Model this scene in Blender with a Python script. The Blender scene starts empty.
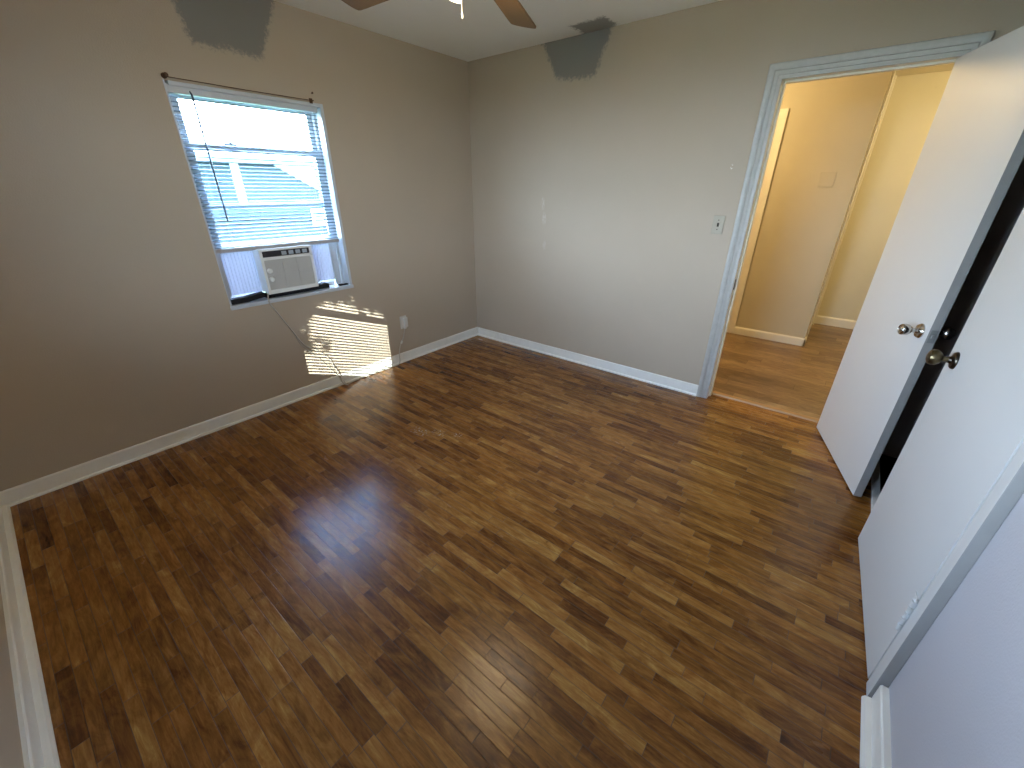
import bpy, bmesh, math, random
from mathutils import Vector, Matrix
random.seed(7)
sc = bpy.context.scene
COL = sc.collection
PI = math.pi

# ------------------------------------------------------------------ camera
W_, L_, H_ = 3.476, 3.545, 2.457          # room depth (y), length (x), height
cam_d = bpy.data.cameras.new('camera'); cam = bpy.data.objects.new('camera', cam_d); COL.objects.link(cam)
cam_d.sensor_fit = 'HORIZONTAL'; cam_d.sensor_width = 36.0; cam_d.lens = 407.18/1024*36.0
cam_d.clip_start = 0.02
yaw, pitch, roll = 0.6745, 0.4470, 0.0029
fw = Vector((math.cos(yaw)*math.cos(pitch), math.sin(yaw)*math.cos(pitch), -math.sin(pitch)))
rt = Vector((math.sin(yaw), -math.cos(yaw), 0)); up = rt.cross(fw)
r2 = rt*math.cos(roll)+up*math.sin(roll); u2 = -rt*math.sin(roll)+up*math.cos(roll)
cam.matrix_world = Matrix(((r2.x,u2.x,-fw.x,-3.1593),(r2.y,u2.y,-fw.y,-3.0228),(r2.z,u2.z,-fw.z,1.4724),(0,0,0,1)))
sc.camera = cam

# ------------------------------------------------------------------ world, sun, exposure
sc.view_settings.view_transform = 'Standard'; sc.view_settings.look = 'None'
sc.view_settings.gamma = 1.0; sc.view_settings.use_curve_mapping = False
sc.view_settings.exposure = 1.42
SKY = 21.0; SUN = 8.5; FAN_W = 6.0; HALL_W = 22.0; ROOM2_W = 20.0
world = bpy.data.worlds.new('world'); sc.world = world; world.use_nodes = True
wn = world.node_tree; wn.nodes.clear()
wo = wn.nodes.new('ShaderNodeOutputWorld'); wb = wn.nodes.new('ShaderNodeBackground')
tc = wn.nodes.new('ShaderNodeTexCoord'); sp = wn.nodes.new('ShaderNodeSeparateXYZ'); cr = wn.nodes.new('ShaderNodeValToRGB')
wn.links.new(tc.outputs['Generated'], sp.inputs[0]); wn.links.new(sp.outputs['Z'], cr.inputs[0])
cr.color_ramp.elements[0].position = 0.0; cr.color_ramp.elements[0].color = (0.72,0.83,1.0,1)
cr.color_ramp.elements[1].position = 0.7; cr.color_ramp.elements[1].color = (0.42,0.60,1.0,1)
wn.links.new(cr.outputs[0], wb.inputs[0]); wb.inputs[1].default_value = SKY
wn.links.new(wb.outputs[0], wo.inputs[0])
sd = bpy.data.lights.new('sun', 'SUN'); sd.energy = SUN; sd.angle = math.radians(0.14); sd.color = (1.0,0.97,0.90)
sun = bpy.data.objects.new('sun', sd); COL.objects.link(sun)
sun.rotation_euler = Vector((1,1.07,-0.38)).to_track_quat('-Z','Y').to_euler()
sun.location = (-8,-8,6)
for nm, loc, rot, sz in (('window_portal', (-1.845,0.20,1.37), (-PI/2,0,0), (0.9,1.25)), ('window_portal', (-L_-0.20,-2.245,1.37), (0,-PI/2,0), (1.25,1.04))):
    pd = bpy.data.lights.new(nm,'AREA'); pd.shape='RECTANGLE'; pd.size, pd.size_y = sz; pd.cycles.is_portal = True
    po = bpy.data.objects.new(nm,pd); COL.objects.link(po); po.location = loc; po.rotation_euler = rot

# ------------------------------------------------------------------ material helpers
def mat(name, col, rough=0.6, metal=0.0, bump=None, var=None, coat=0, emis=None, trans=0, alpha=1):
    m = bpy.data.materials.new(name); m.use_nodes = True; nt = m.node_tree; b = nt.nodes['Principled BSDF']
    b.inputs['Base Color'].default_value = (*col,1); b.inputs['Roughness'].default_value = rough; b.inputs['Metallic'].default_value = metal
    b.inputs['Coat Weight'].default_value = coat
    if trans: b.inputs['Transmission Weight'].default_value = trans
    if emis: b.inputs['Emission Color'].default_value = (*emis[0],1); b.inputs['Emission Strength'].default_value = emis[1]
    t = nt.nodes.new('ShaderNodeTexCoord')
    n = nt.nodes.new('ShaderNodeTexNoise'); nt.links.new(t.outputs['Object'], n.inputs['Vector'])
    v = var or (3.0, 0.06)
    n.inputs['Scale'].default_value = v[0]; n.inputs['Detail'].default_value = 5
    mx = nt.nodes.new('ShaderNodeMix'); mx.data_type='RGBA'
    mx.inputs[6].default_value = (*[c*(1-v[1]) for c in col],1); mx.inputs[7].default_value = (*[min(1,c*(1+v[1])) for c in col],1)
    nt.links.new(n.outputs['Fac'], mx.inputs[0]); nt.links.new(mx.outputs[2], b.inputs['Base Color'])
    if bump:
        n2 = nt.nodes.new('ShaderNodeTexNoise'); n2.inputs['Scale'].default_value = bump[0]; n2.inputs['Detail'].default_value = 3
        nt.links.new(t.outputs['Object'], n2.inputs['Vector'])
        bp = nt.nodes.new('ShaderNodeBump'); bp.inputs['Strength'].default_value = bump[1]; bp.inputs['Distance'].default_value = 0.002
        nt.links.new(n2.outputs['Fac'], bp.inputs['Height']); nt.links.new(bp.outputs[0], b.inputs['Normal'])
    return m

class NT:
    """small node-graph shorthand"""
    def __init__(s, m): s.nt = m.node_tree; s.b = s.nt.nodes['Principled BSDF']
    def n(s, t): return s.nt.nodes.new(t)
    def l(s, a, b): s.nt.links.new(a, b)
    def math(s, op, a, b=None, c=None, clamp=False):
        n = s.n('ShaderNodeMath'); n.operation = op; n.use_clamp = clamp
        for i, v in enumerate((a,b,c)):
            if v is None: continue
            if isinstance(v,(int,float)): n.inputs[i].default_value = v
            else: s.l(v, n.inputs[i])
        return n.outputs[0]
    def mix(s, f, a, b, blend='MIX'):
        n = s.n('ShaderNodeMix'); n.data_type='RGBA'; n.blend_type = blend
        for i, v in ((0,f),(6,a),(7,b)):
            if isinstance(v,(int,float)): n.inputs[i].default_value = v
            elif isinstance(v,tuple): n.inputs[i].default_value = (*v,1)
            else: s.l(v, n.inputs[i])
        return n.outputs[2]
    def comb(s, x, y, z):
        n = s.n('ShaderNodeCombineXYZ')
        for i, v in enumerate((x,y,z)):
            if isinstance(v,(int,float)): n.inputs[i].default_value = v
            else: s.l(v, n.inputs[i])
        return n.outputs[0]
    def noise(s, vec, scale, detail=4, rough=0.5, dist=0):
        n = s.n('ShaderNodeTexNoise'); s.l(vec, n.inputs['Vector']); n.inputs['Scale'].default_value = scale
        n.inputs['Detail'].default_value = detail; n.inputs['Roughness'].default_value = rough; n.inputs['Distortion'].default_value = dist
        return n.outputs['Fac']
    def white(s, vec):
        n = s.n('ShaderNodeTexWhiteNoise'); n.noise_dimensions='3D'; s.l(vec, n.inputs['Vector']); return n.outputs['Value']
    def ramp(s, f, stops):
        n = s.n('ShaderNodeValToRGB'); s.l(f, n.inputs[0]); e = n.color_ramp.elements
        while len(e) < len(stops): e.new(0.5)
        for i,(p,c) in enumerate(stops): e[i].position = p; e[i].color = (*c,1)
        return n.outputs[0]
    def smooth(s, v, a, b):
        n = s.n('ShaderNodeMapRange'); n.interpolation_type='SMOOTHSTEP'; s.l(v, n.inputs[0])
        n.inputs[1].default_value=a; n.inputs[2].default_value=b; return n.outputs[0]
    def obj(s):
        t = s.n('ShaderNodeTexCoord'); p = s.n('ShaderNodeSeparateXYZ'); s.l(t.outputs['Object'], p.inputs[0]); return t.outputs['Object'], p.outputs

def wood_floor(name, width, ln, stops, rough, bumpk, gapdark, scuff=False):
    m = bpy.data.materials.new(name); m.use_nodes = True; g = NT(m)
    o, (X,Y,Z) = g.obj()
    u = g.math('DIVIDE', X, width); row = g.math('FLOOR', u); fu = g.math('SUBTRACT', u, row)
    r1 = g.white(g.comb(row, 3.3, 1.7)); r2_ = g.white(g.comb(row, 9.1, 4.2))
    lenr = g.math('MULTIPLY_ADD', r2_, ln*0.8, ln*0.6)
    v = g.math('ADD', g.math('DIVIDE', Y, lenr), g.math('MULTIPLY', r1, 17.0)); pid = g.math('FLOOR', v); fv = g.math('SUBTRACT', v, pid)
    rnd = g.white(g.comb(row, pid, 0.5)); rnd2 = g.white(g.comb(row, pid, 7.5))
    # streaky grain along the plank, shifted per plank
    gv = g.comb(g.math('MULTIPLY_ADD', X, 1.0, g.math('MULTIPLY', rnd, 5.0)), g.math('MULTIPLY', Y, 0.09), rnd2)
    grain = g.noise(gv, 70, 6, 0.68, 0.9)
    gv2 = g.comb(X, g.math('MULTIPLY', Y, 0.35), rnd)
    blot = g.noise(gv2, 15, 6, 0.66, 1.4)
    big = g.noise(o, 1.3, 3, 0.5)
    f = g.math('ADD', g.math('MULTIPLY', rnd, 0.25), g.math('MULTIPLY', grain, 0.55))
    f = g.math('ADD', f, g.math('MULTIPLY', blot, 0.60)); f = g.math('ADD', f, g.math('MULTIPLY', big, 0.22))
    f = g.math('SUBTRACT', f, 0.31)
    col = g.ramp(f, stops)
    # reddish or olive tinge from plank to plank
    col = g.mix(g.math('MULTIPLY', rnd2, 0.30), col, (1.0,0.76,0.60), 'MULTIPLY')
    eu = g.math('MINIMUM', fu, g.math('SUBTRACT', 1.0, fu)); eu = g.math('MULTIPLY', eu, width)
    ev = g.math('MINIMUM', fv, g.math('SUBTRACT', 1.0, fv)); ev = g.math('MULTIPLY', ev, ln)
    e = g.math('MINIMUM', eu, ev); gap = g.smooth(e, 0.0003, 0.0017)
    wear = g.noise(o, 7, 4, 0.7)
    gapm = g.math('MULTIPLY', g.math('SUBTRACT', 1.0, gap), g.math('MULTIPLY_ADD', wear, 0.9, 0.25), clamp=True)
    col = g.mix(g.math('MULTIPLY', gapm, gapdark), col, (0.012,0.006,0.003))
    # dark ring-shaped stains
    st = g.smooth(g.noise(o, 5.5, 6, 0.7, 0.8), 0.64, 0.74)
    col = g.mix(g.math('MULTIPLY', st, 0.55), col, (0.035,0.013,0.006))
    if scuff:
        for cx, cy, rad in ((-1.725,-1.08,0.06),(-1.66,-1.20,0.045),(-1.60,-1.32,0.035)):
            dx = g.math('SUBTRACT', X, cx); dy = g.math('MULTIPLY', g.math('SUBTRACT', Y, cy), 0.6)
            d = g.math('SQRT', g.math('ADD', g.math('MULTIPLY',dx,dx), g.math('MULTIPLY',dy,dy)))
            k = g.math('SUBTRACT', 1.0, g.smooth(d, rad*0.3, rad)); k = g.math('MULTIPLY', k, g.smooth(g.noise(o, 70, 3, 0.7), 0.57, 0.62))
            col = g.mix(k, col, (0.55,0.54,0.50))
    g.l(col, g.b.inputs['Base Color'])
    rn = g.noise(gv2, 14, 4, 0.6)
    ro = g.math('ADD', g.math('MULTIPLY_ADD', rn, 0.16, rough-0.08), g.math('MULTIPLY', gapm, 0.3))
    g.l(ro, g.b.inputs['Roughness'])
    g.b.inputs['Specular IOR Level'].default_value = 0.40
    bp = g.n('ShaderNodeBump'); bp.inputs['Strength'].default_value = bumpk; bp.inputs['Distance'].default_value = 0.0012
    hgt = g.math('ADD', gap, g.math('MULTIPLY', grain, 0.25)); hgt = g.math('ADD', hgt, g.math('MULTIPLY', rnd2, 0.45)); hgt = g.math('ADD', hgt, g.math('MULTIPLY', blot, 1.1))
    g.l(hgt, bp.inputs['Height']); g.l(bp.outputs[0], g.b.inputs['Normal'])
    return m

def wall_paint(name, col, patches=(), marks=()):
    """flat paint with roller texture; patches = grey primer areas (axis, a0, a1, z0, z1, topwiden)"""
    m = bpy.data.materials.new(name); m.use_nodes = True; g = NT(m); o, (X,Y,Z) = g.obj()
    A = {'x':X,'y':Y,'z':Z}
    c = g.mix(g.noise(o, 1.6, 4, 0.55), tuple(v*0.93 for v in col), tuple(v*1.07 for v in col))
    c = g.mix(g.math('MULTIPLY', g.smooth(g.noise(o, 11, 5, 0.7), 0.68, 0.78), 0.10), c, (0.20,0.18,0.15))
    wob = g.math('MULTIPLY_ADD', g.noise(o, 45, 4, 0.75), 0.13, -0.065)
    wob = g.math('ADD', wob, g.math('MULTIPLY_ADD', g.noise(o, 7, 2), 0.07, -0.035))
    for ax, a0, a1, bx, b0, b1, sk0, sk1, pc in patches:
        # bounded by four slanted edges
        a = A[ax]; b = A[bx]
        lo = g.math('SUBTRACT', g.math('ADD', a, wob), g.math('MULTIPLY_ADD', g.math('SUBTRACT', b, b0), sk0, a0))
        hi = g.math('SUBTRACT', g.math('MULTIPLY_ADD', g.math('SUBTRACT', b, b0), sk1, a1), g.math('ADD', a, wob))
        bo = g.math('SUBTRACT', g.math('ADD', b, wob), b0); to = g.math('SUBTRACT', b1, g.math('ADD', b, wob))
        d = g.math('MINIMUM', g.math('MINIMUM', lo, hi), g.math('MINIMUM', bo, to))
        c = g.mix(g.math('MULTIPLY', g.smooth(d, -0.012, 0.03), 0.93), c, pc)
    for ax, a0, z0, r, ink in marks:
        da = g.math('SUBTRACT', A[ax], a0); dz = g.math('MULTIPLY', g.math('SUBTRACT', Z, z0), 0.45)
        d = g.math('SQRT', g.math('ADD', g.math('MULTIPLY',da,da), g.math('MULTIPLY',dz,dz)))
        k = g.math('MULTIPLY', g.math('SUBTRACT', 1.0, g.smooth(d, r*0.25, r)), g.smooth(g.noise(o, 90, 2), 0.5, 0.56))
        c = g.mix(k, c, ink)
    g.l(c, g.b.inputs['Base Color']); g.b.inputs['Roughness'].default_value = 0.55
    g.b.inputs['Specular IOR Level'].default_value = 0.35
    bp = g.n('ShaderNodeBump'); bp.inputs['Strength'].default_value = 0.45; bp.inputs['Distance'].default_value = 0.0015
    h = g.math('ADD', g.noise(o, 160, 2), g.math('MULTIPLY', g.noise(o, 14, 3), 1.2))
    g.l(h, bp.inputs['Height']); g.l(bp.outputs[0], g.b.inputs['Normal'])
    return m

PAINT = (0.46,0.380,0.290)
M = {}
M['floor'] = wood_floor('oak strip floor', 0.041, 0.34,
    [(0.18,(0.026,0.008,0.002)),(0.35,(0.115,0.042,0.009)),(0.50,(0.235,0.100,0.021)),(0.64,(0.35,0.172,0.042)),(0.84,(0.58,0.35,0.11))], 0.24, 0.30, 0.95, True)
M['hall_floor'] = wood_floor('hall laminate', 0.12, 0.9,
    [(0.20,(0.065,0.036,0.016)),(0.38,(0.135,0.082,0.040)),(0.55,(0.215,0.138,0.070)),(0.80,(0.37,0.26,0.15))], 0.36, 0.2, 0.5)
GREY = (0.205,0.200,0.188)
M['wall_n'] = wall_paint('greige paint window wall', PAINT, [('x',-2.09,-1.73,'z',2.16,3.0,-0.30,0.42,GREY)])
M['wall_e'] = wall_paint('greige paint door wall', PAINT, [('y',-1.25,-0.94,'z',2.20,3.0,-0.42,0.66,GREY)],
                         [('y',-0.83,1.36,0.03,(0.60,0.55,0.47)),('y',-0.85,1.24,0.03,(0.60,0.55,0.47)),('y',-0.86,1.02,0.025,(0.58,0.52,0.45)),('y',-2.28,1.60,0.01,(0.8,0.78,0.7))])
M['wall_bluelit'] = wall_paint('greige paint with blue daylight tone', (0.47,0.46,0.485))  # blue daylight on the near wall is put into its paint colour
M['wall'] = wall_paint('greige paint', PAINT)
M['hall_wall'] = wall_paint('hall paint', (0.54,0.485,0.345))
M['room_wall'] = wall_paint('far room paint', (0.66,0.605,0.43))
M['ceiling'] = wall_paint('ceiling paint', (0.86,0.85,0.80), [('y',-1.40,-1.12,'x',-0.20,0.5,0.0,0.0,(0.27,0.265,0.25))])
M['trim'] = mat('white gloss trim', (0.84,0.82,0.76), 0.38, var=(14,0.07), bump=(40,0.25))
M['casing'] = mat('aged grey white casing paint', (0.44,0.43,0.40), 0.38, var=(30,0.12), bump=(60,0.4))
M['door'] = mat('white door paint', (0.62,0.62,0.61), 0.40, var=(2.5,0.03), bump=(220,0.15))
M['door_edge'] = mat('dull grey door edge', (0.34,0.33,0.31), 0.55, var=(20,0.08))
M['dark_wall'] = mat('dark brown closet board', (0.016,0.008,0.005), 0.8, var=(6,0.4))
M['hall_trim'] = mat('cream trim', (0.78,0.74,0.62), 0.4, var=(12,0.06), bump=(40,0.2))
M['vinyl'] = mat('white vinyl', (0.52,0.56,0.60), 0.35)
M['plastic'] = mat('cream plastic', (0.66,0.65,0.61), 0.4)
M['rail'] = mat('grey beige bottom rail', (0.40,0.39,0.38), 0.45)
M['ac'] = mat('off white moulded plastic', (0.80,0.80,0.76), 0.42)
M['ac_grill'] = mat('beige grey grille plastic', (0.52,0.50,0.46), 0.5)
M['black'] = mat('black plastic', (0.015,0.016,0.02), 0.4)
M['foam'] = mat('black foam', (0.010,0.010,0.012), 0.95, var=(60,0.3))
M['key'] = mat('pale blue grey key', (0.33,0.38,0.42), 0.4)
M['chrome'] = mat('worn nickel', (0.50,0.47,0.43), 0.22, 1.0)
M['dullmetal'] = mat('dull zinc', (0.26,0.26,0.25), 0.5, 0.3)
M['brass'] = mat('aged dark brass', (0.13,0.10,0.055), 0.30, 1.0, var=(60,0.2))
M['bronze'] = mat('dark bronze', (0.06,0.05,0.04), 0.3, 1.0)
M['rust'] = mat('rusty iron', (0.10,0.055,0.03), 0.8, 0.3, var=(90,0.4))
M['fanwood'] = mat('walnut fan blade', (0.19,0.11,0.045), 0.45, var=(7,0.35))
M['fanmetal'] = mat('antique bronze fan body', (0.10,0.065,0.035), 0.35, 0.9)
M['chain'] = mat('bright chain', (0.85,0.80,0.68), 0.3, 0.4)
M['cord'] = mat('beige cord', (0.48,0.45,0.39), 0.5)
M['tmold'] = mat('tan wood threshold', (0.40,0.235,0.10), 0.4, var=(12,0.15))
M['siding'] = mat('shade toned teal siding', (0.006,0.020,0.026), 0.8)  # blue shade on the house wall is put into this teal
M['sunlit_and_frame'] = mat('white sunlit patches and frame', (0.60,0.62,0.62), 0.7)  # white stands for sunlit parts of the house wall; also its window frame
M['roofing'] = mat('shingle roof', (0.10,0.13,0.15), 0.9, var=(8,0.2))
M['grass'] = mat('lawn', (0.06,0.11,0.04), 0.9, var=(4,0.4))
M['leaf'] = mat('leaf green', (0.06,0.10,0.03), 0.7, var=(6,0.3))
M['bark'] = mat('bark', (0.09,0.06,0.04), 0.9, var=(12,0.3), bump=(30,1))
M['darkglass'] = mat('dark window glass', (0.08,0.16,0.20), 0.15)
M['frosted'] = mat('frosted glass shade', (0.75,0.72,0.66), 0.4)
M['bulb'] = mat('frosted lamp glass', (0.9,0.85,0.75), 0.4, emis=((1.0,0.80,0.55), 2.5))

def glass_mat():
    m = bpy.data.materials.new('window glass'); m.use_nodes = True; nt = m.node_tree; nt.nodes.clear()
    o = nt.nodes.new('ShaderNodeOutputMaterial'); t = nt.nodes.new('ShaderNodeBsdfTransparent'); gl = nt.nodes.new('ShaderNodeBsdfGlossy'); mx = nt.nodes.new('ShaderNodeMixShader')
    t.inputs[0].default_value = (0.92,0.97,0.98,1); gl.inputs['Roughness'].default_value = 0.02; mx.inputs[0].default_value = 0.06
    nt.links.new(t.outputs[0], mx.inputs[1]); nt.links.new(gl.outputs[0], mx.inputs[2]); nt.links.new(mx.outputs[0], o.inputs[0])
    return m
M['glass'] = glass_mat()
def translucent(name, col, tcol, f):
    m = bpy.data.materials.new(name); m.use_nodes = True; nt = m.node_tree; b = nt.nodes['Principled BSDF']
    b.inputs['Base Color'].default_value = (*col,1); b.inputs['Roughness'].default_value = 0.45
    o = nt.nodes['Material Output']; t = nt.nodes.new('ShaderNodeBsdfTranslucent'); t.inputs[0].default_value = (*tcol,1)
    mx = nt.nodes.new('ShaderNodeMixShader'); mx.inputs[0].default_value = f
    n = nt.nodes.new('ShaderNodeTexNoise'); n.inputs['Scale'].default_value = 4.0
    rm = nt.nodes.new('ShaderNodeMapRange'); rm.inputs[3].default_value = f*0.92; rm.inputs[4].default_value = f*1.08
    nt.links.new(n.outputs['Fac'], rm.inputs[0]); nt.links.new(rm.outputs[0], mx.inputs[0])
    nt.links.new(b.outputs[0], mx.inputs[1]); nt.links.new(t.outputs[0], mx.inputs[2]); nt.links.new(mx.outputs[0], o.inputs[0])
    return m
M['slat'] = translucent('pale blue grey blind slat', (0.13,0.18,0.21), (0.25,0.42,0.52), 0.06)
M['accordion'] = translucent('white accordion panel', (0.74,0.76,0.82), (0.50,0.56,0.68), 0.16)

# ------------------------------------------------------------------ mesh helpers
def box(bm, x0, x1, y0, y1, z0, z1, bevel=0):
    t = bmesh.new(); bmesh.ops.create_cube(t, size=1)
    for v in t.verts:
        v.co = Vector(((x0+x1)/2+v.co.x*(x1-x0), (y0+y1)/2+v.co.y*(y1-y0), (z0+z1)/2+v.co.z*(z1-z0)))
    if bevel: bmesh.ops.bevel(t, geom=t.edges[:], offset=bevel, segments=2, affect='EDGES', profile=0.6)
    me = bpy.data.meshes.new('t'); t.to_mesh(me); t.free(); bm.from_mesh(me); bpy.data.meshes.remove(me)
def prism(bm, poly, axis, a0, a1):
    """poly = list of 2D points extruded along axis ('x': poly=(y,z); 'y': (x,z); 'z': (x,y))"""
    def P(u, v, a): return {'x':(a,u,v),'y':(u,a,v),'z':(u,v,a)}[axis]
    A = [bm.verts.new(P(u,v,a0)) for u,v in poly]; B = [bm.verts.new(P(u,v,a1)) for u,v in poly]
    n = len(poly); bm.faces.new(A); bm.faces.new(B[::-1])
    for i in range(n): bm.faces.new((A[i],B[i],B[(i+1)%n],A[(i+1)%n]))
def tube(bm, pts, r, seg=8, caps=True):
    pts = [Vector(p) for p in pts]; rings = []
    rr = r if isinstance(r,(list,tuple)) else [r]*len(pts)
    last = None
    for i, p in enumerate(pts):
        d = (pts[min(i+1,len(pts)-1)]-pts[max(i-1,0)]).normalized()
        if last is None:
            a = d.orthogonal().normalized()
        else:
            a = (last - d*last.dot(d)).normalized()
        last = a; b = d.cross(a)
        rings.append([bm.verts.new(p+(a*math.cos(2*PI*k/seg)+b*math.sin(2*PI*k/seg))*rr[i]) for k in range(seg)])
    for i in range(len(rings)-1):
        for k in range(seg): bm.faces.new((rings[i][k],rings[i][(k+1)%seg],rings[i+1][(k+1)%seg],rings[i+1][k]))
    if caps: bm.faces.new(rings[0][::-1]); bm.faces.new(rings[-1])
def lathe(bm, prof, origin=(0,0,0), axis='z', seg=24):
    """prof = [(radius, height)] turned about the axis"""
    O = Vector(origin); rings = []
    for r, h in prof:
        ring = []
        for k in range(seg):
            c, s = math.cos(2*PI*k/seg)*max(r,1e-4), math.sin(2*PI*k/seg)*max(r,1e-4)
            ring.append(bm.verts.new(O+Vector({'z':(c,s,h),'y':(c,h,s),'x':(h,c,s)}[axis])))
        rings.append(ring)
    for i in range(len(rings)-1):
        for k in range(seg): bm.faces.new((rings[i][k],rings[i][(k+1)%seg],rings[i+1][(k+1)%seg],rings[i+1][k]))
    bm.faces.new(rings[0][::-1]); bm.faces.new(rings[-1])
def spline(pts, n=6):
    pts = [Vector(p) for p in pts]; out = []
    for i in range(len(pts)-1):
        p0, p1, p2, p3 = pts[max(i-1,0)], pts[i], pts[i+1], pts[min(i+2,len(pts)-1)]
        for k in range(n):
            t = k/n; out.append(0.5*((2*p1)+(p2-p0)*t+(2*p0-5*p1+4*p2-p3)*t*t+(3*p1-p0-3*p2+p3)*t**3))
    out.append(pts[-1]); return out
def obj(name, bm, m, parent=None, smooth=False, bevel=0):
    bmesh.ops.recalc_face_normals(bm, faces=bm.faces[:])
    me = bpy.data.meshes.new(name); bm.to_mesh(me); bm.free()
    for mm in (m if isinstance(m,(list,tuple)) else [m]): me.materials.append(mm)
    o = bpy.data.objects.new(name, me); COL.objects.link(o)
    if smooth:
        for p in me.polygons: p.use_smooth = True
        try: me.set_sharp_from_angle(angle=math.radians(35))
        except Exception: pass
    if bevel:
        b = o.modifiers.new('bevel','BEVEL'); b.width = bevel; b.segments = 2; b.limit_method = 'ANGLE'
    if parent is not None: o.parent = parent
    return o
def one(name, m, parent, *boxes, bevel=0, smooth=False):
    bm = bmesh.new()
    for b in boxes: box(bm, *b)
    return obj(name, bm, m, parent, smooth, bevel)
def tag(o, label=None, cat=None, group=None, kind=None):
    if label: o['label'] = label
    if cat: o['category'] = cat
    if group: o['group'] = group
    if kind: o['kind'] = kind
    return o
def empty(name, loc=(0,0,0), rotz=0, **k):
    o = bpy.data.objects.new(name, None); COL.objects.link(o); o.location = loc; o.rotation_euler = (0,0,rotz); o.empty_display_size = 0.1
    return tag(o, **k)
def struct(name, bm, m, label=None, cat=None):
    return tag(obj(name, bm, m), label, cat, kind='structure')

# ------------------------------------------------------------------ room shell
DY0, DY1, DH, DT = -3.175, -2.45, 2.035, 0.13       # entry opening in the east wall
WX0, WX1, WZ0, WZ1 = -2.28, -1.41, 0.765, 1.978    # window opening, north wall
NT_ = 0.14
CX0, CX1 = -1.80, -0.10                              # closet opening in the south wall
bm = bmesh.new(); box(bm, -L_-.12, DT-0.01, -W_-.0, 0.0, -0.1, 0); struct('floor', bm, M['floor'], 'brown oak strip floor of the empty bedroom', 'floor')
bm = bmesh.new(); box(bm, -L_-.12, DT, -W_-.12, NT_, H_, H_+.08); struct('ceiling', bm, M['ceiling'], 'off-white bedroom ceiling', 'ceiling')
def holed(bm, axis, t0, t1, a0, a1, b0, b1, ha0, ha1, hb0, hb1):
    def B(p0,p1,q0,q1):
        if p1-p0 < 1e-4 or q1-q0 < 1e-4: return
        if axis == 'y': box(bm, p0,p1,t0,t1,q0,q1)
        else: box(bm, t0,t1,p0,p1,q0,q1)
    B(a0,ha0,b0,b1); B(ha1,a1,b0,b1); B(ha0,ha1,b0,hb0); B(ha0,ha1,hb1,b1)
bm = bmesh.new(); holed(bm,'y',0,NT_,-L_-.12,DT,-.1,H_,WX0,WX1,WZ0,WZ1); struct('wall_north', bm, M['wall_n'], 'greige wall with the blind-covered window', 'wall')
bm = bmesh.new(); holed(bm,'x',0,DT,-W_,0,0,H_,DY0-.02,DY1+.02,0,DH+.02); struct('wall_east', bm, M['wall_e'], 'greige wall with the open hall doorway', 'wall')
bm = bmesh.new(); holed(bm,'y',-W_-.12,-W_,-L_-.12,DT,-.1,H_,CX0,CX1,0,2.05); struct('wall_south', bm, M['wall_bluelit'], 'near greige wall with the closet opening', 'wall')
V0, V1 = -2.245-.50, -2.245+.50
bm = bmesh.new(); holed(bm,'x',-L_-.12,-L_,-W_,0,-.1,H_,V0,V1,WZ0,WZ1); struct('wall_west', bm, M['wall'], 'greige wall at the left edge behind the low baseboard', 'wall')
# closet interior
bm = bmesh.new()
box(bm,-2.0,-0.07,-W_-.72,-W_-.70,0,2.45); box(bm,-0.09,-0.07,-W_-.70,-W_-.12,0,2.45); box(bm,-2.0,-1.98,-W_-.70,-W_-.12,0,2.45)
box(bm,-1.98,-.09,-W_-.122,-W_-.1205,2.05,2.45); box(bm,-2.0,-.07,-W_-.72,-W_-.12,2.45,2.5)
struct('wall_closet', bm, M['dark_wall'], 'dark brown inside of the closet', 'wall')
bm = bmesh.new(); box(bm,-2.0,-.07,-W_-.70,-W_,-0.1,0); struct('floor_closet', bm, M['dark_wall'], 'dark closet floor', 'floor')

# baseboards with shoe moulding: profile (distance from wall, height)
def base_prof(h, d, s): return [(0,0),(d+s,0),(d+s,s*0.35),(d+s*0.72,s*0.85),(d+0.001,s),(d,s),(d,h-0.006),(d-0.004,h),(0,h)]
def baseboard(name, axis, wall, sgn, a0, a1, h=0.088, d=0.010, s=0.014, m='trim', label=None):
    bm = bmesh.new(); poly = [(wall+sgn*p, z+0.0005) for p, z in base_prof(h,d,s)]
    prism(bm, poly, axis, a0, a1)
    return struct(name, bm, M[m], label, 'baseboard')
baseboard('baseboard_north','x',0,-1,-L_,0, label='white baseboard under the window')
baseboard('baseboard_east','y',0,-1,DY1+.078,-0.022, label='white baseboard left of the doorway')
baseboard('baseboard_west','y',-L_,1,-W_,-0.022,h=0.10,d=0.014,s=0.022, label='white baseboard at the left edge')
baseboard('baseboard_south','x',-W_,1,-L_+.035,-1.872,h=0.095,d=0.020,s=0.020, label='white baseboard at the bottom right corner')
baseboard('baseboard_corner','x',-W_,1,-0.095,-0.001,h=0.09,d=0.014,s=0.018, label='short white baseboard behind the open door')

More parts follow.
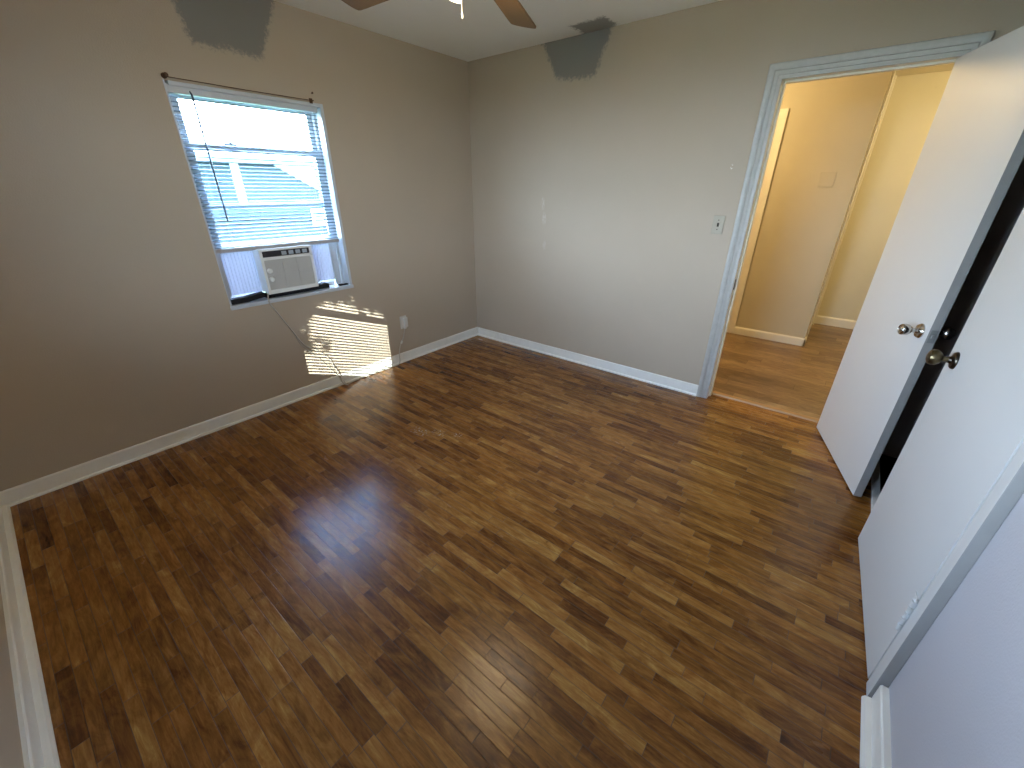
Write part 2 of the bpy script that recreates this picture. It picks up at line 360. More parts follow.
# ------------------------------------------------------------------ entry door casing and jamb
def casing_u(bm, face, sgn, y0, y1, zt, prof, both=True):
    """U-shaped casing with mitred corners on a plane x=face; prof=(across, out)"""
    def ring(pt, dirv): return [bm.verts.new((face+sgn*o, pt[0]+dirv[0]*a, pt[1]+dirv[1]*a)) for a,o in prof]
    path = [((y1,0.0),(1,0)),((y1,zt),(1,1)),((y0,zt),(-1,1)),((y0,0.0),(-1,0))]
    R = [ring(p,d) for p,d in path]
    n = len(prof)
    for i in range(3):
        for k in range(n-1): bm.faces.new((R[i][k],R[i][k+1],R[i+1][k+1],R[i+1][k]))
        bm.faces.new((R[i][n-1],R[i][0],R[i+1][0],R[i+1][n-1]))
    bm.faces.new(R[0]); bm.faces.new(R[-1][::-1])
cprof = [(0,0.0),(0,.010),(.006,.013),(.018,.013),(.022,.009),(.028,.013),(.040,.015),(.044,.011),(.050,.016),(.064,.021),(.074,.021),(.078,.016),(.078,0)]
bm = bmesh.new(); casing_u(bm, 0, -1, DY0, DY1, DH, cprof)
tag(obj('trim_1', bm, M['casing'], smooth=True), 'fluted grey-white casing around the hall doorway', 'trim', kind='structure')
bm = bmesh.new(); casing_u(bm, DT, 1, DY0, DY1, DH, cprof)
tag(obj('trim_2', bm, M['hall_trim'], smooth=True), 'casing on the hall side of the doorway', 'trim', kind='structure')
bm = bmesh.new()
box(bm,0.0,DT,DY1,DY1+.02,0,DH+.02); box(bm,0.0,DT,DY0-.02,DY0,0,DH+.02); box(bm,0,DT,DY0,DY1,DH,DH+.02)
box(bm,.048,.085,DY1-.011,DY1,0,DH); box(bm,.048,.085,DY0,DY0+.011,0,DH); box(bm,.048,.085,DY0,DY1,DH-.011,DH)
jamb = tag(obj('trim_3', bm, M['hall_trim'], bevel=.002), 'painted jamb and stop of the hall doorway', 'trim', kind='structure')
bm = bmesh.new(); box(bm,.006,.034,DY1-.0025,DY1,.845,.915); box(bm,.013,.026,DY1-.0035,DY1-.0026,.865,.895)
obj('strike_plate', bm, M['bronze'], jamb, bevel=.001)
bm = bmesh.new(); prism(bm,[(DT-.034,.0002),(DT+.020,.0002),(DT+.016,.010),(DT+.004,.014),(DT-.018,.014),(DT-.030,.010)],'y',DY0+.002,DY1-.002)
tag(obj('trim_4', bm, M['tmold'], smooth=True), 'tan wooden threshold strip across the hall doorway', 'trim', kind='structure')

# ------------------------------------------------------------------ doors
def knob_set(parent, x, z, t, ball, style, name='door_knob'):
    """knob on the +y face and its twin on the -y face, local coordinates"""
    for s, face in ((1, 0.0), (-1, -t)):
        bm = bmesh.new()
        def P(pr): return [(r, face+s*h) for r,h in pr]
        k = obj(name, bm_l(P([(0.031,0),(0.031,.004),(0.027,.010),(0.014,.013),(0.011,.020)]), (x,0,z)), M[style], parent, True)
        if style == 'chrome':
            pr = [(0.010,.018),(0.011,.030),(0.019,.036),(0.025,.045),(0.0265,.056),(0.024,.066),(0.019,.069),(0.018,.066),(.006,.066),(.006,.069),(.0001,.069)]
        else:
            pr = [(0.0095,.018),(0.010,.034),(0.020,.040),(0.0275,.050),(0.0285,.060),(0.024,.070),(0.012,.075),(.0001,.076)]
        obj('knob_ball', bm_l(P(pr), (x,0,z)), M[ball], k, True)
        bm.free()
def bm_l(prof, origin):
    bm = bmesh.new(); lathe(bm, prof, origin, 'y', 28); return bm
def hinge_part(parent, x, z, y, m, sgn=1):
    bm = bmesh.new()
    for k in range(5):
        z0 = z-.044+k*.0177
        tube(bm, [(x,y,z0),(x,y,z0+.0155)], .0065, 10)
    tube(bm, [(x,y,z+.044),(x,y,z+.049)], [.0045,.002], 10); tube(bm, [(x,y,z-.050),(x,y,z-.044)], [.002,.0045], 10)
    box(bm, x, x+.022*sgn if sgn>0 else x, y-.006, y-.003, z-.044, z+.044) if sgn>0 else box(bm, x-.022, x, y-.006, y-.003, z-.044, z+.044)
    return obj('hinge', bm, m, parent, True)

# entry door, swung open against the closet.  local x runs from hinge to free edge, +y is the face seen
hx, hy = 0.004, -3.1585; fx, fy = -0.706, -3.379
ang = math.atan2(fy-hy, fx-hx); wdt = math.hypot(fx-hx, fy-hy)
# make local +y point to the room's north: rotate so x axis = direction; its left-hand normal points south, so mirror by building at -y
d1 = empty('door_1', (hx,hy,0), ang, label='white flat bedroom door standing open by the hall doorway', cat='door', kind='structure')
bm = bmesh.new(); box(bm, 0, wdt, 0.0, 0.036, .010, 2.030)
slab = obj('door_slab', bm, [M['door'],M['door_edge']], d1, bevel=.0015)
for p in slab.data.polygons:
    if abs(p.normal.x) > .9: p.material_index = 1
# local normals: with angle ~197 deg, local +y points to world -y; so the seen face is local y=0 and knobs go to -y
def flip_knobs(parent, x, z, t, ball, style):
    for s, face in ((-1, 0.0), (1, t)):
        def P(pr): return [(r, face+s*h) for r,h in pr]
        k = obj('door_knob', bm_l(P([(0.033,0),(0.033,.004),(0.028,.011),(0.014,.014),(0.011,.022)]), (x,0,z)), M[style], parent, True)
        if style == 'chrome':
            pr = [(0.010,.020),(0.011,.033),(0.018,.038),(0.0235,.046),(0.026,.058),(0.0245,.070),(0.021,.074),(0.019,.071),(.008,.070),(.0075,.0745),(.0001,.075)]
        else:
            pr = [(0.0095,.020),(0.010,.036),(0.020,.042),(0.0275,.052),(0.0285,.062),(0.024,.072),(0.012,.077),(.0001,.078)]
        obj('knob_ball', bm_l(P(pr), (x,0,z)), M[ball], k, True)
flip_knobs(d1, wdt-.065, 0.902, .036, 'chrome', 'chrome')
bm = bmesh.new(); box(bm, wdt-.0005, wdt+.0016, .006, .030, .868, .926); box(bm, wdt, wdt+.010, .012, .024, .890, .904)
obj('latch_plate', bm, M['dullmetal'], d1, bevel=.0006)
for z in (0.25, 1.05, 1.82):
    bm = bmesh.new(); tube(bm,[(-.004,.041,z-.045),(-.004,.041,z+.045)],.006,10); box(bm,-.003,-.0004,.004,.036,z-.044,z+.044)
    obj('hinge', bm, M['chrome'], d1, True)

# closet door, almost shut.  hinge near the camera, local x from hinge to free edge, +y is the room side
chx, chy, cfx, cfy = -1.796, -3.449, -1.0545, -3.4075
cang = math.atan2(cfy-chy, cfx-chx); cw = math.hypot(cfx-chx, cfy-chy)
d2 = empty('door_2', (chx,chy,0), cang, label='white flat closet door standing slightly ajar at the right', cat='door', kind='structure')
bm = bmesh.new(); box(bm, 0, cw, -.034, 0, .008, 2.03)
obj('door_slab', bm, M['door'], d2, bevel=.0015)
knob_set(d2, cw-.088, 0.93, .034, 'brass', 'bronze')
for z in (0.335, 1.10, 1.80):
    bm = bmesh.new()
    for k in range(5):
        z0 = z-.062+k*.025; tube(bm, [(-.010,.007,z0),(-.010,.007,z0+.0215)], .0075, 12)
    tube(bm, [(-.010,.007,z+.063),(-.010,.007,z+.070)], [.005,.002], 10); tube(bm, [(-.010,.007,z-.070),(-.010,.007,z-.063)], [.002,.005], 10)
    box(bm, -.008, .034, .0002, .0026, z-.062, z+.062)
    for q in (-.045,0,.045):
        tube(bm, [(.02,.0026,z+q),(.02,.0042,z+q)], .0045, 8)
    tube(bm, [(-.010,.007,z-.064),(-.010,.007,z+.064)], .0030, 8)
    obj('hinge', bm, M['door'], d2, True)
# closet casing: vertical at hinge side, head, far side
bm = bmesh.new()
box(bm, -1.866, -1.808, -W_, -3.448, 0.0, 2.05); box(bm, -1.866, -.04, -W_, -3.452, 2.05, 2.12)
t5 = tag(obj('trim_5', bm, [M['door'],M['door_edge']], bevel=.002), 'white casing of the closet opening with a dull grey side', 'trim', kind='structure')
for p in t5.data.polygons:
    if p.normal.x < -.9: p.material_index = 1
bm = bmesh.new(); box(bm, -1.79, -.11, -3.490, -3.4555, 0.0, .022)
tag(obj('trim_6', bm, M['trim'], bevel=.003), 'white painted sill of the closet opening', 'trim', kind='structure')

# ------------------------------------------------------------------ windows (local: x along the wall, +y outwards, origin at wall face centre)
def make_window(name, loc, rotz, raised, label, w):
    z0, z1 = WZ0, WZ1
    root = empty(name, loc, rotz, label=label, cat='window', kind='structure')
    fr = one('window_frame', M['vinyl'], root, (-w,-w+.010,.0,.13,z0,z1),(w-.022,w,.0,.13,z0,z1),(-w+.022,w-.022,.0,.13,z1-.02,z1),
        (-w+.010,-w+.040,.075,.125,z0,z1-.02),(w-.040,w-.022,.075,.125,z0,z1-.02), bevel=.002)
    one('window_sill', M['vinyl'], root, (-w-.002,w+.002,-.012,.14,z0-.004,z0+.020), bevel=.003)
    a = w-.040
    def sash(nm, za, zb, y):
        s = one(nm, M['vinyl'], root, (-a,a,y,y+.022,za,za+.040),(-a,a,y,y+.022,zb-.040,zb),(-a,-a+.034,y,y+.022,za+.04,zb-.04),(a-.034,a,y,y+.022,za+.04,zb-.04), bevel=.002)
        one('pane', M['glass'], s, (-a+.034,a-.034,y+.009,y+.012,za+.04,zb-.04))
        return s
    lo = 1.108 if raised else z0+.02
    sash('upper_sash', 1.345, z1-.02, .101)
    s = sash('lower_sash', lo, lo+.600, .077)
    one('sash_lock', M['vinyl'], s, (-.20,-.13,.066,.078,lo+.590,lo+.606), (-.175,-.155,.060,.070,lo+.600,lo+.612), bevel=.002)
    return root
make_window('window_1', (-1.845,0,0), 0, True, 'bright window with a raised sash over the air conditioner', .435)
make_window('window_2', (-L_,-2.245,0), PI/2, False, 'sunlit window in the left wall', .50)

def make_blind(loc, rotz, zb, hw, label, slant=0.16, wand=True, pitch=.0214):
    root = empty('window_blind', loc, rotz, label=label, cat='blind', group=None)
    zt = 1.955; y = .030
    one('headrail', M['vinyl'], root, (-hw,hw,y-.018,y+.018,zt-.028,zt+.010), bevel=.002)
    bm = bmesh.new(); z = zt-.045; n = 0
    while z > zb+.018:
        rows = []
        for k in range(5):
            t = (k/4-.5)*.025; yy = y+t*math.cos(slant); zz = z-t*math.sin(slant)+.0022*(1-(2*k/4-1)**2)
            rows.append([bm.verts.new((sx*(hw-.004), yy, zz)) for sx in (-1,1)]+[bm.verts.new((sx*(hw-.004), yy, zz-.0006)) for sx in (-1,1)])
        for k in range(4):
            A, B = rows[k], rows[k+1]
            bm.faces.new((A[0],A[1],B[1],B[0])); bm.faces.new((A[2],B[2],B[3],A[3]))
            bm.faces.new((A[0],B[0],B[2],A[2])); bm.faces.new((A[1],A[3],B[3],B[1]))
        bm.faces.new((rows[0][0],rows[0][2],rows[0][3],rows[0][1])); bm.faces.new((rows[4][0],rows[4][1],rows[4][3],rows[4][2]))
        z -= pitch; n += 1
    obj('slats', bm, M['slat'], root)
    one('bottom_rail', M['rail'], root, (-hw,hw,y-.014,y+.014,zb-.012,zb+.012), bevel=.003)
    for cx in (-hw*.72, hw*.72):
        bm = bmesh.new()
        for yy in (y-.0135,y+.0135): tube(bm, [(cx,yy,zb),(cx,yy,zt-.02)], .0007, 5)
        obj('ladder_cord', bm, M['cord'], root)
    if wand:
        bm = bmesh.new(); tube(bm, [(-hw+.105,y-.022,zt-.012),(-hw+.106,y-.035,zt-.03),(-hw+.113,y-.030,1.29)], [.003,.0048,.0048], 6)
        obj('tilt_wand', bm, mat('clear grey wand', (0.07,0.09,0.13), 0.25), root, True)
    return root
make_blind((-1.860,0,0), 0, 1.120, .412, 'white mini blind half lowered over the window with air conditioner', slant=-0.30)
make_blind((-L_,-2.245,0), PI/2, .800, .478, 'white mini blind over the window in the left wall', slant=0.15, pitch=.0250)

# ------------------------------------------------------------------ air conditioner and its side panels
AX0, AX1, AZ0, AZ1 = -2.043, -1.695, 0.822, 1.112
ac = empty('air_conditioner', (-1.869,0.05,AZ0), label='small white window air conditioner with a dark control strip on top', cat='air conditioner')
def rel(o, root):
    for v in o.data.vertices: v.co -= root.location
    return o
o = one('housing', M['ac'], ac, (AX0+.006,AX1-.006,.012,.36,AZ0+.004,AZ1-.004), bevel=.004); rel(o,ac)
# front bezel: ring around grille and control panel
bz = -.030
o = one('front_panel', M['ac'], ac, (AX0,AX1,bz+.010,.014,AZ0,AZ1),(AX0,AX1,bz,bz+.012,AZ0,AZ0+.026),(AX0,AX1,bz,bz+.012,AZ1-.014,AZ1),(AX0,AX1,bz,bz+.012,AZ1-.070,AZ1-.052),
   (AX0,AX0+.018,bz,bz+.012,AZ0+.026,AZ1-.014),(AX1-.018,AX1,bz,bz+.012,AZ0+.026,AZ1-.014),(-1.885,-1.853,bz-.002,bz+.002,AZ1-.068,AZ1-.060), bevel=.003); rel(o,ac)
o = one('control_panel', M['black'], ac, (AX0+.019,AX1-.019,bz+.002,bz+.011,AZ1-.051,AZ1-.015), bevel=.001); rel(o,ac)
for i in range(6):
    x = -1.998+i*.047
    kk = one('button', M['key'] if i > 1 else M['black'], o, (x,x+.033,bz-.001,bz+.003,AZ1-.046,AZ1-.021), bevel=.002); rel(kk,ac)
gx0, gx1, gz0, gz1 = AX0+.019, AX1-.019, AZ0+.027, AZ1-.071
bm = bmesh.new(); box(bm, gx0, gx1, bz+.007, bz+.0105, gz0, gz1)
n = 26
for i in range(n):
    z = gz0+(i+.5)*(gz1-gz0)/n; box(bm, gx0, gx1, bz+.003, bz+.0075, z-.0018, z+.0018)
for x in (gx0+(gx1-gx0)*.38, gx0+(gx1-gx0)*.69): box(bm, x-.005,x+.005,bz+.001,bz+.0075,gz0,gz1)
box(bm, gx0,gx1,bz+.001,bz+.0075,(gz0+gz1)/2-.004,(gz0+gz1)/2+.004)
g_ = rel(obj('grille', bm, M['ac_grill'], ac), ac)
for z in (gz0+.125-.0, gz0+.070):
    bm = bmesh.new(); lathe(bm, [(.017,bz+.003),(.017,bz-.004),(.013,bz-.012),(.0001,bz-.013)], (gx0+.020,0,z), 'y', 20); box(bm, gx0+.017,gx0+.023,bz-.016,bz-.008,z-.012,z+.012)
    rel(obj('dial', bm, M['ac'], ac, True), ac)
def accordion(name, x0, x1, label):
    bm = bmesh.new(); n = int((x1-x0)/.010); pts = []
    for i in range(n+1): pts.append((x0+(x1-x0)*i/n, .083+(.006 if i%2 else 0)))
    f = pts+[(x,y+.0012) for x,y in reversed(pts)]
    za, zb = .832, 1.100
    P = [[bm.verts.new((x,y,z)) for x,y in pts] for z in (za,zb)]; Q = [[bm.verts.new((x,y+.0012,z)) for x,y in pts] for z in (za,zb)]
    for R in (P,Q):
        for i in range(n): bm.faces.new((R[0][i],R[0][i+1],R[1][i+1],R[1][i]))
    for i in range(n):
        for j in (0,1): bm.faces.new((P[j][i],P[j][i+1],Q[j][i+1],Q[j][i]))
    root = obj(name, bm, M['accordion']); tag(root, label, 'side panel', 'accordion panels beside the air conditioner')
    one('top_track', M['vinyl'], root, (x0,x1,.078,.095,1.098,1.112), bevel=.001)
    one('bottom_track', M['vinyl'], root, (x0,x1,.0965,.110,.786,.836), bevel=.001)
    e = x0 if 'left' in label else x1
    one('end_strip', M['vinyl'], root, (e-.004,e+.004,.078,.095,.834,1.098))
    return root
accordion('accordion_panel', -2.236, AX0+.010, 'pleated white filler panel left of the air conditioner')
accordion('accordion_panel', AX1-.010, -1.500, 'pleated white filler panel right of the air conditioner')
one('filler_strip', M['vinyl'], None, (-1.497,-1.452,.082,.094,.786,1.105), bevel=.001)
tag(bpy.data.objects['filler_strip'], 'narrow white vertical strip closing the gap right of the accordion panel', 'strip')
def foam(pts, h, label):
    bm = bmesh.new()
    for (x0,z0),(x1,z1) in zip(pts[:-1],pts[1:]):
        A = []
        for x,z in ((x0,z0),(x1,z1)): A.append([bm.verts.new((x,y,zz)) for y,zz in ((.030,z),(.095,z),(.095,z+h),(.030,z+h))])
        for k in range(4): bm.faces.new((A[0][k],A[0][(k+1)%4],A[1][(k+1)%4],A[1][k]))
        bm.faces.new(A[0]); bm.faces.new(A[1][::-1])
    bmesh.ops.remove_doubles(bm, verts=bm.verts[:], dist=1e-5)
    tag(obj('foam_strip', bm, M['foam']), label, 'foam strip', 'foam strips on the window sill')
foam([(-2.255,.786),(-2.16,.786),(-2.09,.796),(-2.048,.800)], .030, 'black foam strip on the sill left of the air conditioner')
foam([(-2.035,.786),(-1.80,.786),(-1.585,.786)], .030, 'black foam strip on the sill below and right of the air conditioner')
bm = bmesh.new()
for x,z,r in ((-1.485,.79,.010),(-1.462,.791,.007),(-1.440,.789,.008)): box(bm, x-r*1.6,x+r*1.6,.02,.05,.7855,.7855+r, bevel=.002)
tag(obj('foam_scrap', bm, M['foam']), 'little black foam scrap at the right end of the window sill', 'foam scrap')

# curtain wire above the window with brackets
cwr = empty('curtain_rod', (-1.885,-.03,1.985), label='thin rusty curtain wire stretched above the window', cat='curtain rod')
bm = bmesh.new(); tube(bm, [(-2.274,-.030,1.988),(-1.90,-.030,1.984),(-1.492,-.030,1.984)], .0022, 6); rel(obj('wire', bm, M['rust'], cwr, True), cwr)
bm = bmesh.new(); lathe(bm, [(.013,0),(.013,-.006),(.006,-.012),(.006,-.026),(.011,-.030),(.010,-.040),(.0001,-.042)], (-2.268,0,1.995), 'y', 14); rel(obj('bracket', bm, M['rust'], cwr, True), cwr)
bm = bmesh.new(); box(bm, -1.500,-1.480,-.004,0,1.972,2.000); tube(bm, [(-1.490,-.002,1.985),(-1.490,-.034,1.985)], .003, 6); rel(obj('bracket', bm, M['rust'], cwr), cwr)
bm = bmesh.new(); tube(bm, [(-1.476,0.0,2.028),(-1.476,-.012,2.030)], .0025, 8); tube(bm, [(-1.476,-.012,2.030),(-1.476,-.014,2.030)], .006, 10)
tag(obj('nail', bm, M['rust']), 'rusty nail in the wall above the right end of the curtain wire', 'nail')

# ------------------------------------------------------------------ outlet, plug and cord; switches
root = empty('wall_outlet', (-.972,0,.372), label='white wall outlet low on the window wall', cat='outlet')
o = one('cover_plate', M['plastic'], root, (-1.007,-.937,-.006,0,.315,.430), bevel=.002); rel(o,root)
for z in (.353,.392):
    o = one('socket', M['plastic'], root, (-.988,-.956,-.0075,-.0055,z-.013,z+.013), bevel=.002); rel(o,root)
    o2 = one('slot', M['black'], o, (-.981,-.979,-.0079,-.0072,z-.005,z+.005),(-.966,-.964,-.0079,-.0072,z-.005,z+.005)); rel(o2,root)
cord = empty('power_cord', (-1.66,-.03,0), label='white air conditioner cord hanging down the wall to the outlet', cat='cord')
path = [(-2.052,-.034,.832),(-2.060,-.036,.80),(-2.055,-.030,.765),(-2.02,-.012,.70),(-1.96,-.010,.57),(-1.885,-.010,.415),(-1.80,-.012,.345),(-1.715,-.012,.245),(-1.70,-.014,.19),
        (-1.672,-.022,.11),(-1.665,-.04,.03),(-1.640,-.055,.006),(-1.60,-.044,.005),(-1.50,-.036,.005),(-1.36,-.034,.005),(-1.22,-.036,.005),(-1.11,-.036,.006),(-1.082,-.032,.03),(-1.07,-.022,.10),(-1.045,-.012,.16),(-1.005,-.010,.22),(-.985,-.016,.28),(-.978,-.022,.325)]
bm = bmesh.new(); tube(bm, spline(path, 8), .0045, 8); rel(obj('cable', bm, M['cord'], cord, True), cord)
bm = bmesh.new(); tube(bm, spline([(-1.93,-.0075,.49),(-1.905,-.0085,.42),(-1.86,-.008,.36),(-1.78,-.008,.25),(-1.70,-.0115,.12),(-1.66,-.030,.06),(-1.645,-.05,.012)], 8), .0030, 8); rel(obj('spare_loop', bm, M['cord'], cord, True), cord)
bm = bmesh.new(); box(bm, -1.000,-.955,-.048,-.008,.335,.425, bevel=.006); box(bm,-.990,-.966,-.038,-.014,.318,.338,bevel=.004); rel(obj('plug', bm, M['plastic'], cord, True), cord)
bm = bmesh.new(); tube(bm, [(-1.030,-.0115,.183),(-1.016,-.0115,.206)], .009, 10); rel(obj('cable_clip', bm, M['plastic'], cord, True), cord)

sw = empty('light_switch', (0,-2.27,1.257), label='cream switch plate beside the hall doorway', cat='light switch')
o = one('cover_plate', M['plastic'], sw, (-.006,0,-2.305,-2.235,1.200,1.315), bevel=.002); rel(o,sw)
o.data.materials[0] = mat('greige painted plate', (0.41,0.365,0.28), 0.45)
bm = bmesh.new(); box(bm,-.0085,-.005,-2.276,-2.264,1.246,1.270); prism(bm,[(-.006,1.250),(-.020,1.262),(-.018,1.268),(-.006,1.264)],'y',-2.274,-2.266)
rel(obj('toggle', bm, M['bronze'], sw, bevel=.001), sw)
for z in (1.287,1.228):
    bm = bmesh.new(); lathe(bm, [(.0035,-.0055),(.0035,-.0075),(.0001,-.008)], (0,-2.270,z), 'x', 10); rel(obj('screw', bm, M['bronze'], sw, True), sw)

# ------------------------------------------------------------------ ceiling fan (hub above the frame, two blades reach in)
FX, FY = -1.77, -1.74
fan = empty('ceiling_fan', (FX,FY,H_), label='ceiling fan with dark walnut blades and a pull chain', cat='ceiling fan')
def fz(prof, nm, m, parent=fan, seg=32):
    bm = bmesh.new(); lathe(bm, prof, (0,0,0), 'z', seg); return obj(nm, bm, M[m], parent, True)
fz([(.068,0),(.066,-.02),(.045,-.05),(.016,-.062),(.014,-.10)], 'canopy', 'fanmetal')
fz([(.03,-.09),(.085,-.10),(.115,-.125),(.120,-.175),(.105,-.235),(.075,-.262),(.06,-.275)], 'motor_housing', 'fanmetal')
fz([(.055,-.265),(.058,-.30),(.05,-.315),(.03,-.322)], 'switch_housing', 'fanmetal')
for i in range(5):
    a = math.radians(23+72*i)
    arm = bmesh.new(); R = Matrix.Rotation(a,4,'Z'); T = Matrix.Rotation(math.radians(12),4,'X')
    prism(arm, [(.08,-.022),(.15,-.016),(.20,-.045),(.24,-.045),(.24,.045),(.20,.045),(.15,.016),(.08,.022)], 'z', -.006, 0)
    bmesh.ops.transform(arm, matrix=Matrix.Translation((0,0,-.250))@R, verts=arm.verts[:])
    am = obj('blade_arm', arm, M['fanmetal'], fan, bevel=.002)
    bl = bmesh.new(); N = 10
    outline = [(.20,-.052),(.40,-.060),(.64,-.066)]
    for k in range(N+1):
        t = -PI/2+PI*k/N; outline.append((.682+.024*math.cos(t)**.6 if math.cos(t)>1e-6 else .682, .066*math.sin(t)))
    outline += [(.64,.066),(.40,.060),(.20,.052)]
    prism(bl, outline, 'z', -.004, .004)
    bmesh.ops.transform(bl, matrix=Matrix.Translation((0,0,-.264))@R@T, verts=bl.verts[:])
    obj('blade', bl, M['fanwood'], fan, bevel=.002)
for (dx,dy,zt,zb) in ((-.034,.035,-.30,-.437),(.03,-.02,-.30,-.38)):
    bm = bmesh.new(); z = zt
    tube(bm, [(dx,dy,zt),(dx,dy,zb+.02)], .0009, 6)
    while z > zb+.02:
        bmesh.ops.create_icosphere(bm, subdivisions=1, radius=.0019, matrix=Matrix.Translation((dx,dy,z))); z -= .0042
    lathe(bm, [(.0015,zb+.02),(.0035,zb+.015),(.0035,zb+.003),(.0001,zb)], (dx,dy,0), 'z', 10)
    obj('pull_chain', bm, M['chain'], fan, True)
# three-arm light kit of the fan with frosted glass shades
for i in range(3):
    a = math.radians(200+120*i); c, s = math.cos(a), math.sin(a)
    bm = bmesh.new(); tube(bm, [(.04*c,.04*s,-.285),(.08*c,.08*s,-.290),(.105*c,.105*s,-.272)], .008, 8); arm = obj('lamp_arm', bm, M['fanmetal'], fan, True)
    bm = bmesh.new(); tube(bm, [(.100*c,.100*s,-.262),(.115*c,.115*s,-.277),(.140*c,.140*s,-.305),(.160*c,.160*s,-.330)], [.014,.030,.042,.050], 20, caps=False)
    sh = obj('lamp_shade', bm, M['bulb'], fan, True)


ld = bpy.data.lights.new('fan_lamp','POINT'); ld.energy = FAN_W; ld.color = (1.0,0.80,0.55); ld.shadow_soft_size = .20
lo = bpy.data.objects.new('fan_lamp', ld); COL.objects.link(lo); lo.location = (FX,FY,H_-.42)

# ------------------------------------------------------------------ hall and the room beyond
HX = 1.87; FXX = 2.92
bm = bmesh.new(); box(bm, DT-.01, 4.2, -5.4, 1.0, -.1, 0); struct('floor_hall', bm, M['hall_floor'], 'lighter wood floor in the hall', 'floor')
bm = bmesh.new(); box(bm, DT, 4.2, -5.4, 1.0, H_, H_+.08); struct('ceiling_hall', bm, M['hall_wall'], 'hall ceiling', 'ceiling')
bm = bmesh.new()
box(bm, HX, HX+.12, -2.885, -2.14, 0, H_); box(bm, HX, HX+.12, -2.14, -1.38, 2.06, H_); box(bm, HX, HX+.12, -1.38, 1.0, 0, H_)
struct('wall_hall', bm, M['hall_wall'], 'warm lit hall wall seen through the doorway', 'wall')
bm = bmesh.new(); box(bm, HX+.12, FXX, -2.885, -2.77, 0, H_); struct('wall_passage', bm, M['hall_trim'], 'cream end wall beside the passage', 'wall')
bm = bmesh.new(); box(bm, FXX, FXX+.1, -5.4, -2.77, 0, H_); struct('wall_far', bm, M['room_wall'], 'pale yellow wall at the end of the passage', 'wall')
bm = bmesh.new(); box(bm, DT, 4.2, 1.0, 1.1, 0, H_); box(bm, DT, 4.2, -5.5, -5.4, 0, H_); box(bm, DT-.1, DT, -5.4, -W_-.12, 0, H_); box(bm, 0, DT, .14, 1.0, 0, H_)
struct('wall_hall_ends', bm, M['hall_wall'], 'hall end walls', 'wall')
def hb(name, poly, ax, a0, a1, label):
    bm = bmesh.new(); prism(bm, poly, ax, a0, a1); struct(name, bm, M['hall_trim'], label, 'baseboard')
hb('baseboard_hall', [(HX,0),(HX-.016,0),(HX-.016,.070),(HX-.006,.082),(HX,.082)], 'y', -2.899, -2.225, 'cream baseboard on the hall wall')
hb('baseboard_passage', [(-2.885,0),(-2.899,0),(-2.899,.070),(-2.889,.082),(-2.885,.082)], 'x', HX-.016, HX+.10, 'cream baseboard return at the passage corner')
hb('baseboard_far', [(FXX,0),(FXX-.016,0),(FXX-.016,.085),(FXX-.006,.10),(FXX,.10)], 'y', -5.4, -2.885, 'white baseboard on the far passage wall')
bm = bmesh.new(); box(bm, HX-.018, HX, -2.225, -2.14, 0, 2.06); box(bm, HX-.018, HX, -2.225, -1.30, 2.06, 2.14); box(bm, HX-.018, HX, -1.38, -1.30, 0, 2.06); box(bm, HX, HX+.12, -2.155, -2.14, 0, 2.06)
tag(obj('trim_7', bm, M['hall_trim'], bevel=.004), 'cream casing at the left end of the hall wall', 'trim', kind='structure')
bm = bmesh.new(); box(bm, HX+.10, HX+.13, -2.90, -2.885, 0, H_); box(bm, FXX-.085, FXX, -2.902, -2.885, 0, H_)
tag(obj('trim_8', bm, M['hall_trim'], bevel=.003), 'cream vertical trims of the passage opening', 'trim', kind='structure')
d3 = empty('door_3', (HX+.06,-1.76,0), label='closed hall door left of the lit hall wall', cat='door', kind='structure')
o = one('door_slab', M['hall_trim'], d3, (-.018,.018,-.378,.378,.008,2.05), bevel=.002)
hp = empty('blank_switch_plate', (HX,-2.665,1.555), label='painted-over blank plate on the hall wall', cat='wall plate')
o = one('cover_plate', M['hall_wall'], hp, (-.006,0,-.058,.058,-.060,.060), bevel=.002)
for z in (-.042,.042):
    bm = bmesh.new(); lathe(bm, [(.0035,-.0055),(.0035,-.0075),(.0001,-.008)], (0,0,z), 'x', 10); obj('screw', bm, M['hall_wall'], hp, True)
def lamp_fixture(name, loc, label, watts, col, r=.13):
    root = empty(name, (loc[0],loc[1],H_), label=label, cat='ceiling light')
    bm = bmesh.new(); lathe(bm, [(r*1.05,0),(r*1.05,-.015),(r*.95,-.022)], (0,0,0), 'z', 28); obj('base_ring', bm, M['brass'], root, True)
    bm = bmesh.new(); lathe(bm, [(r*.95,-.018),(r*.9,-.05),(r*.65,-.085),(r*.3,-.1),(.0001,-.104)], (0,0,0), 'z', 28); obj('glass_shade', bm, M['bulb'], root, True)
    d = bpy.data.lights.new(name+'_bulb','POINT'); d.energy = watts; d.color = col; d.shadow_soft_size = .10
    l = bpy.data.objects.new(name+'_bulb', d); COL.objects.link(l); l.location = (loc[0],loc[1],H_-.22)
lamp_fixture('hall_light', (0.95,-1.55), 'round ceiling light of the hall', HALL_W, (1.0,.72,.34))
lamp_fixture('passage_light', (2.25,-4.3), 'round ceiling light of the passage', ROOM2_W, (1.0,.80,.45))

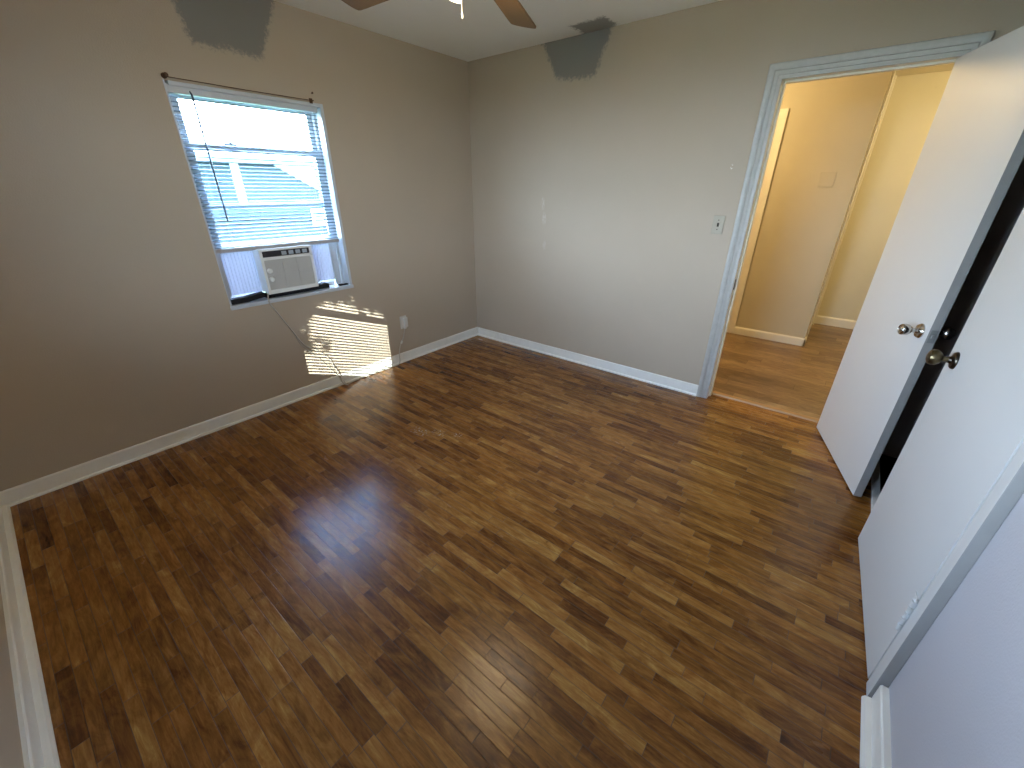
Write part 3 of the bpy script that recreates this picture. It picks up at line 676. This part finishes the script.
# ------------------------------------------------------------------ outside
bm = bmesh.new(); box(bm, -30, 30, -30, 30, -.7, -.6); struct('ground', bm, M['grass'], 'lawn outside the window', 'ground')
house = empty('neighbour_house', (6.0,17,-.6), label='pale neighbouring house seen through the blind', cat='house')
bm = bmesh.new(); box(bm, -7, 7.0, 0, 6, 0, 3.05)
for k in range(20): prism(bm, [(-.012,.1+k*.15),(0,.1+k*.15),(0,.24+k*.15)], 'x', -7.0, 7.0)
obj('siding_wall', bm, M['siding'], house)
bm = bmesh.new(); prism(bm, [(-.5,2.98),(6.6,2.98),(6.6,3.05),(3.0,3.45),(-.5,3.06)], 'x', -7.4, 7.4); obj('roof', bm, M['roofing'], house)
one('sunlit_strip', M['sunlit_and_frame'], house, (-1.95,-1.66,-.06,0,1.3,2.98))  # sunlit strip of the wall, laid on as a white board
bm = bmesh.new(); prism(bm, [(-.3,2.96),(2.6,2.96),(2.6,1.5),(1.3,2.1)], 'y', -.10, -.015); obj('sunlit_wedge', bm, M['sunlit_and_frame'], house)  # sunlit diagonal of the wall, laid on as a white panel
wf = one('window_frame', M['sunlit_and_frame'], house, (.95,1.75,-.05,0,.45,.55),(.95,1.75,-.05,0,1.10,1.20),(.95,1.05,-.05,0,.55,1.10),(1.65,1.75,-.05,0,.55,1.10),(1.05,1.65,-.04,0,.80,.85))
one('pane', M['darkglass'], wf, (1.05,1.65,-.02,-.005,.55,1.10))
# tree west of the house shading the upper sash of the left window
tree = empty('tree', (-10.6,-12.6,-.6), label='leafy tree outside the left wall', cat='tree')
bm = bmesh.new(); tube(bm, spline([(0,0,0),(.05,-.02,1.6),(-.05,0,3.4),(0,.1,5.5)],5), [.16-.007*i for i in range(16)], 10); obj('trunk', bm, M['bark'], tree, True)
bm = bmesh.new()
for i in range(26000):
    x, y, z = random.gauss(0,.9), random.uniform(-1.2,5.2), 4.40-.38*x+3.9*random.random()**1.5
    low = 4.745-.38*x+.02*math.sin(y*2.3)+.02*math.sin(y*7.1+1)-.34*min(1,max(0,(y-1.07*x-3.06)/.26))
    if i < 90: x, y, z = random.gauss(0,.05), 3.30+random.gauss(0,.10), 4.36+random.gauss(0,.06)
    elif z < low: continue
    s = random.uniform(.07,.13)*(.36 if i < 90 else .7); q = Matrix.Translation((x,y,z))@Matrix.Rotation(random.uniform(0,6.3),4,'Z')@Matrix.Rotation(random.uniform(.7,2.4),4,'X')
    vs = [bm.verts.new(q@Vector(p)) for p in ((0,-s*1.3,0),(s*.6,0,.01),(0,s*1.3,0),(-s*.6,0,.01))]
    bm.faces.new(vs)
tag(obj('foliage', bm, M['leaf'], tree), kind='stuff')
